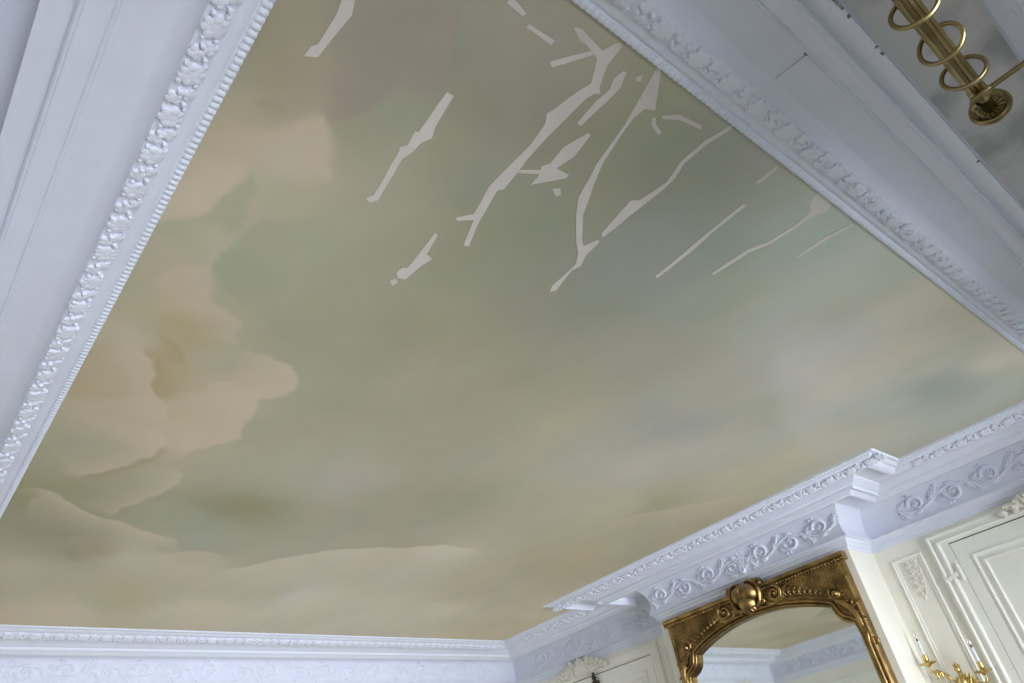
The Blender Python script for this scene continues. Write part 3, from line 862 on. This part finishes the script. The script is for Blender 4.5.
door2 = door('door_2', MD, 5.24, 7.57, 1.575, (6.42, .86, (1.47,1.73)), 'shaded cream double door left of the gilt mirror', gap=(.122,.113), loc=(WXD,6.4,ZF))
# dark bolt at the head of the left door
mb = MB()
mb.lathe([(0,.165),(.014,.158),(.020,.142),(.012,.128),(.024,.118),(.032,.098),(.022,.084),(.020,.06),(.030,.05),(.032,.02),(.024,.01),(.022,-.5)], (WXD-.05,6.245,1.33), (0,0,1), 10)
for dz in (.05,-.2,-.45): mb.box((WXD-.06,6.205,1.33+dz-.02),(WXD,6.285,1.33+dz+.02))
mb.build('door_bolt', M_DARKBRONZE, door2, smooth=40, label='dark bronze bolt at the head of the left door')
MC = flat_C(WYC)
door3 = door('door_3', MC, -.25, 1.45, 1.56, (.55, .74, (1.45,1.72)), 'cream door in the back wall at the far left', loc=(.6,WYC,ZF), split=False)
door4 = door('door_4', MC, 4.72, 6.42, 1.56, (5.53, .74, (1.45,1.72)), 'cream door in the back wall beside the right corner', loc=(5.6,WYC,ZF), split=False)
mb = MB()
frame_rect(mb, MC, 1.75, 4.42, .0-.9, 1.45, MOULD_PANEL); frame_rect(mb, MC, 1.75, 4.42, ZF+.3, -1.05, MOULD_PANEL)
mb.build('panel_moulding', M_DOOR, wallC, smooth=40)
MA = flat_A(WXA)
mb = MB()
for a, b in ((.1,1.6),(1.85,3.2),(3.45,4.8),(5.05,7.4)):
    frame_rect(mb, MA, a, b, -.9, 1.42, MOULD_PANEL); frame_rect(mb, MA, a, b, ZF+.3, -1.05, MOULD_PANEL)
mb.build('panel_moulding', M_DOOR, wallA, smooth=40)
# narrow panel with carved foliage between mirror and right door
mb = MB(); frame_rect(mb, MD, 2.212, 2.482, -.9, 1.492, MOULD_SMALL)
mb.build('panel_moulding', M_DOOR, wallD, smooth=40)
mb = MB(); c = 2.347
for i in range(5):
    z = 1.425-.062*i; w = (.9,1.1,1,.8,.5)[i]
    for s in (-1,1):
        rspiral(mb, MD, (c+s*.040*w, z), .030*w, 1.3, pi*(s>0), s, .0085, .004, 1.2)
        rleaf(mb, MD, (c+s*.01, z-.015), pi/2-s*1.3, .08*w, .012, .9, curl=s*.9)
        rleaf(mb, MD, (c+s*.02, z+.01), pi/2-s*.7, .06*w, .010, .9, curl=-s*.9)
    rrosette(mb, MD, (c, z), .020*w, 5, .018, .25)
rleaf(mb, MD, (c, 1.17), -pi/2, .06, .012, .9)
mb.build('carved_foliage', M_CREST, wallD, smooth=50, label='pale carved foliage at the top of the narrow panel')
# mirrored narrow panel in the left recess
mb = MB(); frame_rect(mb, MD, 4.85, 5.16, -.9, 1.492, MOULD_SMALL); mb.build('panel_moulding', M_DOOR, wallD, smooth=40)

# ------------------------------------------------------------------ gilt mirror over the chimney
YM = 3.655; XF = WXP-.062                         # centre line, front face of the flat frame
mir = empty('wall_mirror', (WXP,YM,-.75), 'tall gilt framed wall mirror with arched glass and carved crest', 'mirror')
MF = lambda t, v, h: (XF-h, YM+t, v)
ZB = -.75
def opening():
    """half outline of the glass, from crown to foot, as (t, v)"""
    P = []
    for i in range(15):
        s = i/14; P.append((.735*s, 1.352-.150*s**2.1))
    for i in range(1,9):
        a = i/8
        # lobe of the frame bulging into the glass
        t = .735+.140*a; v = 1.202-.168*a
        b = sin(pi*a)*.036
        P.append((t-b*.77, v-b*.64))
    for z in (.95,.8,.6,.4,.2,0,-.3,-.65): P.append((.888, z))
    return P
H = opening()
OUT = [(-t, v) for t, v in reversed(H)][:-1]+H     # full outline
def outer(t, v):
    # partner point on the outer rectangle
    if abs(t) <= .736: return (t*.992/.735*1.0 if abs(t) > .6 else t*1.35*.735/.735, 1.535)
    return (math.copysign(.992, t), 0)
def outer_list():
    R = []; n = len(H); tops = 15
    for i,(t,v) in enumerate(H):
        if i < tops: R.append((.992*i/(tops-1), 1.570))
        else: R.append((.992, min(1.57, v+.10*(max(0, v-.6)/.6)) if i > tops else 1.42))
    return R
HO = outer_list()
OUTO = [(-t, v) for t, v in reversed(HO)][:-1]+HO
fm = MB(); n = len(OUT)
vs = [MF(t,v,0) for t,v in OUT]+[MF(t,v,0) for t,v in OUTO]+[MF(t,v,-.05) for t,v in OUT]+[MF(t,v,-.060) for t,v in OUTO]
fs = []
for i in range(n-1):
    fs += [(i,i+1,n+i+1,n+i),(2*n+i,2*n+i+1,i+1,i),(n+i,n+i+1,3*n+i+1,3*n+i)]
fm.add(vs, fs)
fm.box((XF-.0,YM-.992,ZB),(XF+.06,YM+.992,-.62))
# woven diaper pattern in the spandrels: shallow raised lozenges
def in_spandrel(t, v):
    if v > 1.535 or abs(t) > .955: return False
    a = abs(t)
    lim = (1.352-.150*(a/.735)**2.1+.105) if a < .80 else (1.30)
    return v > lim
k = .034
for i in range(-60, 61):
    for j in range(0, 40):
        t = i*k/2+.001; v = 1.0+j*k/2
        if (i+j) % 2 == 0 and in_spandrel(t, v):
            c = .42*k
            b = [MF(t-c,v,0),MF(t,v-c,0),MF(t+c,v,0),MF(t,v+c,0)]
            fm.add(b+[MF(t,v,.010)], [(0,1,4),(1,2,4),(2,3,4),(3,0,4)])
frame = fm.build('frame', M_GOLD, mir, smooth=30)
g = MB(); vs = [MF(t,v,-.045) for t,v in OUT]; vs2 = [MF(t,v,-.052) for t,v in OUT]
ng = len(vs); cen = [MF(0,v,-.045) for t,v in H]
g.add(vs+vs2, [tuple(range(ng))[::-1], tuple(range(ng,2*ng))]+[(i,(i+1)%ng,ng+(i+1)%ng,ng+i) for i in range(ng)])
g.build('mirror_glass', M_MIRROR, mir, smooth=0, label='arched mirror glass reflecting the cornice')
# ridged mouldings that follow the glass
def offset_path(P, d):
    R = []
    for i in range(len(P)):
        a = P[max(0,i-1)]; b = P[min(len(P)-1,i+1)]
        dx, dy = b[0]-a[0], b[1]-a[1]; L = math.hypot(dx,dy)
        R.append((P[i][0]-dy/L*d, P[i][1]+dx/L*d))
    return R
mm = MB()
for d, r, hk in ((.016,.013,1.2),(.045,.017,1.5),(.078,.010,1.1)):
    rtube(mm, MF, offset_path(OUT, d), r, hk, 6)
mm.build('arch_moulding', M_GOLD, mir, smooth=50)
# beaded top rail
tr_ = MB()
prof = [(0,0),(0,.016),(.010,.022),(.022,.020),(.030,.030),(.046,.036),(.058,.034),(.064,.020),(.070,.016),(.070,0)]
vs = []
for t in (-1.022, 1.022):
    for (v, h) in prof: vs.append(MF(t, 1.530+v, h))
q = len(prof)
tr_.add(vs, [(j,j+1,q+j+1,q+j) for j in range(q-1)]+[tuple(range(q))[::-1], tuple(range(q,2*q))])
tr_.box((XF,YM-1.022,1.532),(XF+.062,YM+1.022,1.599))
rail = tr_.build('top_rail', M_GOLD, mir, smooth=35)
bd = MB()
for i in range(62):
    t = -1.005+2.01*i/61; bd.ball(MF(t, 1.540, .024), (.013,.013,.012), 8, 5)
bd.build('bead_row', M_GOLD, rail, smooth=60)
# side ribs
for s in (-1,1):
    sr = MB()
    for d, r in ((.968,.016),(.982,.008)):
        rtube(sr, MF, [(s*d,z) for z in (1.40,1.2,.9,.5,0,-.6)], r, 1.1)
    for z in range(40):
        zz = .93-.036*z
        rleaf(sr, MF, (s*.955, zz), -pi/2+s*.55, .034, .0065, 1.4)
    sr.build('stile_ribbing', M_GOLD, mir, smooth=50)
# crest: heart-shaped cartouche with volutes
cr = MB()
MFc = lambda t,v,h: MF(t,v,h+.012)
cm = 1.505
def lump(p, r, sx, sv, h):
    for a in (0,): pass
    n = 14; vs = [MFc(p[0],p[1],h)]
    for rr, hh in ((.35,.94),(.65,.74),(.88,.42),(1.0,0),(1.0,-.08/h*h)):
        for j in range(n):
            a = 2*pi*j/n; vs.append(MFc(p[0]+cos(a)*r*rr*sx, p[1]+sin(a)*r*rr*sv, h*hh))
    fs = [(0,1+j,1+(j+1)%n) for j in range(n)]
    for i in range(4): fs += [(1+i*n+j,1+(i+1)*n+j,1+(i+1)*n+(j+1)%n,1+i*n+(j+1)%n) for j in range(n)]
    cr.add(vs, fs)
cm = 1.515
lump((0,cm-.045), .105, 1.0, 1.0, .100)
for s in (-1,1):
    lump((s*.052,cm+.032), .098, 1, 1, .105)
    # scrolled rim of the cartouche
    rim = [(s*.02,cm+.105),(s*.06,cm+.140),(s*.115,cm+.125),(s*.155,cm+.075),(s*.160,cm+.01),(s*.140,cm-.05),(s*.105,cm-.10),(s*.06,cm-.125)]
    rtube(cr, MFc, rim, [.012,.020,.024,.023,.022,.021,.019,.012], 2.2, 6)
    rspiral(cr, MFc, (s*.168,cm+.100), .030, 1.2, pi*(s<0)+pi/2, s, .020, .012, 2.4)
    rspiral(cr, MFc, (s*.150,cm-.075), .024, 1.2, pi*(s<0)-pi/2, -s, .016, .010, 2.2)
    rleaf(cr, lambda t,v,h: MFc(t,v,h+.085), (s*.012,cm+.115), -pi/2+s*.15, .13, .010, 1.3, curl=s*.5)
for q in (-2,-1,0,1,2):
    rleaf(cr, lambda t,v,h: MFc(t,v,h+.028), (q*.030,cm-.085), -pi/2+q*.10, .070-.008*abs(q), .021, 1.9)
rtube(cr, lambda t,v,h: MFc(t,v,h+.02), [(-.11,cm-.085),(-.05,cm-.105),(0,cm-.11),(.05,cm-.105),(.11,cm-.085)], [.010,.017,.02,.017,.010], 2.0)
cr.build('crest_cartouche', M_GOLD, mir, smooth=60, label='bulbous carved gilt cartouche at the top of the arch')
for s in (-1,1):
    vo = MB()
    c0 = (s*.285, 1.470)
    rspiral(vo, MF, c0, .070, 1.7, pi/2, -s, .026, .011, 1.8, 30)
    rball(vo, MF, c0, .020, .045)
    rtube(vo, MF, [(s*.17,1.44),(s*.20,1.405),(s*.26,1.388),(s*.33,1.40),(s*.375,1.43),(s*.40,1.455)], [.012,.020,.023,.020,.013,.006], 1.8)
    vo.build('scroll_volute', M_GOLD, mir, smooth=60)
    lc = MB()
    for i in range(9):
        f = i/8; t = .375+.36*f
        v = 1.352-.150*(t/.735)**2.1+.100
        acanthus(lc, MF, (s*t, v), pi/2-s*(.1+.5*f), .105-.065*f, .017-.007*f, 2.2)
        rball(lc, MF, (s*(t+.014), v+.012), .016-.007*f, .040-.018*f)
        rleaf(lc, MF, (s*t, v+.01), (-.5 if s>0 else pi+.5), .06-.025*f, .012, 2.0)
    lc.build('leaf_chain', M_GOLD, mir, smooth=60)
    sh = MB()
    # shell and foliage at the shoulder
    rspiral(sh, MF, (s*.825,1.300), .055, 1.1, pi/2+s*.6, s, .020, .014, 1.8)
    rball(sh, MF, (s*.828,1.292), .040, .062)
    rtube(sh, MF, [(s*.80,1.25),(s*.85,1.215),(s*.90,1.16),(s*.93,1.10),(s*.94,1.0)], [.018,.028,.030,.028,.02], 1.5)
    for i in range(5):
        a = i/4; q = (s*(.84+.11*a), 1.25-.19*a)
        rleaf(sh, MF, q, pi/2-s*1.0-s*.5*a, .075, .014, 1.8, curl=-s*.9)
        rleaf(sh, MF, q, -pi/2-s*.2, .075, .014, 1.8, curl=s*.8)
    rspiral(sh, MF, (s*.955,1.180), .034, 1.3, pi, s, .016, .009, 1.9)
    for i in range(4):
        rleaf(sh, MF, (s*.92+s*.014*i, 1.06-.03*i), -pi/2+s*(.25-.2*i), .17, .018, 1.6, curl=s*.4)
    rspiral(sh, MF, (s*.985,.865), .030, 1.0, pi/2, -s, .011, .007, 1.7)
    sh.build('shoulder_shell', M_GOLD, mir, smooth=60)

# ------------------------------------------------------------------ wall sconce
XS = WXD-.016
sc = empty('wall_sconce', (WXD,2.345,.25), 'gilt bronze two-arm wall sconce with figure and electric candles', 'wall light')
bo = MB()
MS = flat_D(WXD)
# back plate with foliage
for q in range(-3,4): acanthus(bo, MS, (2.345,.40), pi/2+q*.40, .17-.02*abs(q), .016, 1.5)
for q in range(-2,3): acanthus(bo, MS, (2.345,.36), -pi/2+q*.4, .20-.03*abs(q), .016, 1.5)
rrosette(bo, MS, (2.345,.37), .055, 7, .05, .2)
bo.build('back_plate', M_BRONZE, sc, smooth=60)
fg = MB(); xs_ = WXD-.085
fg.ball((xs_,2.336,.575), (.026,.024,.032), 12, 8)
fg.ball((xs_-.022,2.336,.570), (.008,.006,.010), 8, 5)
fg.tube([(xs_,2.336,.55),(xs_,2.338,.525),(xs_+.004,2.341,.495),(xs_+.012,2.345,.45),(xs_+.03,2.346,.39),(xs_+.055,2.346,.33)], [.012,.014,.038,.036,.030,.018], 12)
fg.tube([(xs_+.004,2.310,.505),(xs_-.006,2.372,.505)], [.020,.020], 10)
for q in range(7):
    an = q*2*pi/7; fg.ball((xs_+cos(an)*.016+.004,2.336+sin(an)*.016,.602), (.010,.010,.012), 7, 5)
fg.ball((xs_,2.336,.618), (.010,.009,.014), 8, 5)
fg.build('figure', M_BRONZE, sc, smooth=60, label='small bronze figure at the centre of the sconce')
def branch(yc, zc, s):
    a = MB()
    xp = WXD-.135
    pts = [(WXD-.075,2.345+s*.02,.46),(WXD-.09,2.345+s*.06,.44+(zc-.5)*.5),(WXD-.11,2.345+s*.10,zc-.075),(xp,yc-s*.04,zc-.085),(xp,yc-s*.005,zc-.05),(xp,yc,zc-.01)]
    # smooth the path
    P = [Vector(p) for p in pts]; Q = []
    for i in range(len(P)-1):
        p0, p1, p2, p3 = P[max(0,i-1)], P[i], P[i+1], P[min(len(P)-1,i+2)]
        for k in range(6):
            u = k/6
            Q.append(.5*((2*p1)+(p2-p0)*u+(2*p0-5*p1+4*p2-p3)*u*u+(3*p1-p0-3*p2+p3)*u**3))
    Q.append(P[-1])
    a.tube(Q, [.008+.003*sin(i*.9) for i in range(len(Q))], 8)
    for i in (8,14,20):
        a.ball(Q[i], .015, 8, 5)
        a.tube([Q[i], Q[i]+Vector((0,s*.02,.022)), Q[i]+Vector((0,s*.045,.018))], [.009,.008,.002], 6)
        a.tube([Q[i], Q[i]+Vector((0,-s*.01,-.022)), Q[i]+Vector((0,s*.012,-.04))], [.009,.007,.002], 6)
    arm = a.build('arm', M_BRONZE, sc, smooth=60)
    d = MB(); o = (xp,yc,zc)
    d.lathe([(.006,-.020),(.014,-.016),(.020,-.008),(.050,.004),(.060,.012),(.057,.014),(.030,.008),(.012,.006)], o, (0,0,1), 24)
    for k in range(10):
        an = 2*pi*k/10; d.ball((xp+cos(an)*.056,yc+sin(an)*.056,zc+.010), (.012,.012,.006), 7, 4)
    d.build('drip_pan', M_BRONZE, sc, smooth=60)
    c = MB(); c.lathe([(.010,.004),(.018,.012),(.014,.018),(.021,.030),(.023,.045),(.019,.058),(.022,.064),(.022,.070),(.018,.074),(.013,.074)], o, (0,0,1), 16)
    c.build('candle_cup', M_BRONZE, sc, smooth=50)
    k = MB(); k.lathe([(.0125,.070),(.0125,.175),(.011,.178),(.006,.178)], o, (0,0,1), 14)
    can = k.build('candle', M_CANDLE, sc, smooth=40, label='white candle sleeve')
    b0 = MB(); b0.lathe([(.0065,.176),(.0065,.196)], o, (0,0,1), 10); b0.build('bulb_socket', M_DARKBRONZE, can, smooth=40)
    b = MB(); b.lathe([(.006,.192),(.012,.202),(.0155,.216),(.014,.232),(.008,.248),(.002,.262),(.0,.266)], o, (0,0,1), 12)
    b.build('bulb', M_BULB, can, smooth=60, label='clear flame-shaped bulb')
branch(2.512,.652,1)
branch(2.146,.508,-1)

# ------------------------------------------------------------------ curtain pole and rings
YR, ZR = -.054, 1.25
X0, X1 = -.24, 1.655
XC = (X0+X1)/2
pole = empty('curtain_pole', (XC,WYB,ZR), 'fluted brass curtain pole with rosette end on a bracket arm', 'curtain pole')
mb = MB(); n = 48; vs = []
for x in (X0, X1):
    for j in range(n):
        a = 2*pi*j/n; r = .0195-.0024*(abs(sin(a*6)) < .42)
        vs.append((x, YR+cos(a)*r, ZR+sin(a)*r))
mb.add(vs, [(j,(j+1)%n,n+(j+1)%n,n+j) for j in range(n)]+[tuple(range(n))[::-1], tuple(range(n,2*n))])
mb.build('pole', M_BRASS, pole, smooth=25)
for xe, s in ((X1,1),(X0,-1)):
    c = MB(); c.lathe([(.012,-.045),(.0185,-.043),(.0215,-.036),(.0195,-.028),(.0225,-.018),(.0225,-.004),(.018,.004),(.014,.020),(.014,.052)], (xe,YR,ZR), (s,0,0), 24)
    c.build('end_collar', M_BRASS, pole, smooth=40)
    d = MB(); xd = xe+s*.050
    d.lathe([(.012,-.001),(.030,.0),(.036,-.003),(.041,-.007),(.0445,-.005),(.0465,.002),(.045,.009),(.036,.012),(.0,.013)], (xd,YR,ZR), (s,0,0), 36)
    MR = lambda t,v,h,xd=xd,s=s: (xd+.002*s-s*h, YR+t, ZR+v)
    for k in range(14):
        a = 2*pi*k/14
        rleaf(d, MR, (cos(a)*.012, sin(a)*.012), a, .024, .0042, 1.2)
        rball(d, MR, (cos(a+.22)*.031, sin(a+.22)*.031), .0035, .006, 6)
    d.build('end_rosette', M_BRASS, pole, smooth=50, label='round brass rosette with radiating leaves')
    l = MB()
    ML = lambda t,v,h: (xe-.01*s+t*s, YR+.020+h, ZR-.012+v)
    for q in (-1,0,1): rleaf(l, ML, (.005,0), q*.6+.3, .055, .010, 1.0)
    rball(l, ML, (.01,0), .014, .014)
    l.build('leaf_ornament', M_BRASS, pole, smooth=50)
    ar = MB(); xa = xe-s*.045; za = ZR-.026
    ar.tube([(xa,YR+.022,za),(xa,YR+.018,za),(xa,WYB+.006,za)], [.0058,.0062,.0062], 12)
    ar.lathe([(.0085,0),(.0085,.018),(.007,.022)], (xa,YR+.0,za), (0,-1,0), 12)
    ar.tube([(xa,YR-.01,za),(xa,YR-.004,ZR-.012)], .006, 8)
    ar.build('bracket_arm', M_BRASS, pole, smooth=50)
    pl = MB(); pl.lathe([(.0,.018),(.012,.016),(.030,.010),(.034,.004),(.034,0)], (xa,WYB,za), (0,1,0), 24); pl.build('wall_plate', M_BRASS, pole, smooth=40)
R0, r0 = .0440, .0052
rp = bpy.data.meshes.new('curtain_ring')
def ring_mesh():
    mb = MB(); P = []
    for j in range(40):
        a = 2*pi*j/40; P.append((0, cos(a)*R0, sin(a)*R0))
    mb.tube(P, r0, 10, closed=True, up=(1,0,0))
    return mb
ZG = ZR+.0195-(R0-r0)+.0022
ring_lab = [('brass curtain ring nearest the rosette end of the pole', 1.520, .10), ('brass curtain ring second from the rosette, mid pole', 1.395, -.06), ('brass curtain ring farthest from the rosette, at the picture edge', 1.262, .08)]
mb = ring_mesh()
first = None
for lab, x, tilt in ring_lab:
    if first is None:
        me_o = MB(); me_o.v = [(p[0], p[1], p[2]-EYE/S) for p in mb.v]; me_o.f = mb.f; me_o.m = mb.m
        o = me_o.build('curtain_ring', M_BRASS, None, smooth=60); first = o
    else:
        o = first.copy(); col.objects.link(o)
    o.location = W((x, YR, ZG)); o.rotation_euler = (0, tilt, tilt*1.5)
    tag(o, lab, 'curtain ring', 'brass rings on the curtain pole')

# ------------------------------------------------------------------ light: daylight through the front windows
for i,(a,b) in enumerate(wins):
    ld = bpy.data.lights.new('daylight', 'AREA'); ld.shape = 'RECTANGLE'; ld.size = S*(b-a); ld.size_y = S*(zs1-zs0)
    ld.energy = 70; ld.color = (.855,.905,.985); ld.spread = math.radians(98)
    lo = bpy.data.objects.new('daylight', ld); col.objects.link(lo)
    lo.location = W(((a+b)/2, WYB-.55, (zs0+zs1)/2+.25))
    lo.rotation_euler = (math.radians(90+7), 0, 0)
w = bpy.data.worlds.new('sky'); bpy.context.scene.world = w; w.use_nodes = True
w.node_tree.nodes['Background'].inputs['Color'].default_value = (.75,.86,1,1); w.node_tree.nodes['Background'].inputs['Strength'].default_value = 1.0

# ------------------------------------------------------------------ camera
cd = bpy.data.cameras.new('camera'); cam = bpy.data.objects.new('camera', cd); col.objects.link(cam)
cd.sensor_width = 36; cd.lens = FOCAL; cd.clip_start = .02
r, d, a = Vector(CAM_RIGHT), Vector(CAM_DOWN), Vector(CAM_AHEAD)
m3 = Matrix((r, -d, -a)).transposed()
cam.matrix_world = Matrix.Translation((0,0,EYE)) @ m3.to_4x4()
sc_ = bpy.context.scene; sc_.camera = cam
sc_.view_settings.view_transform = 'Standard'; sc_.view_settings.look = 'None'; sc_.view_settings.exposure = 0.0; sc_.view_settings.gamma = 1
sc_.view_settings.use_curve_mapping = False
sc_.cycles.use_denoising = True
sc_.cycles.max_bounces = 12; sc_.cycles.diffuse_bounces = 8; sc_.cycles.sample_clamp_indirect = 6
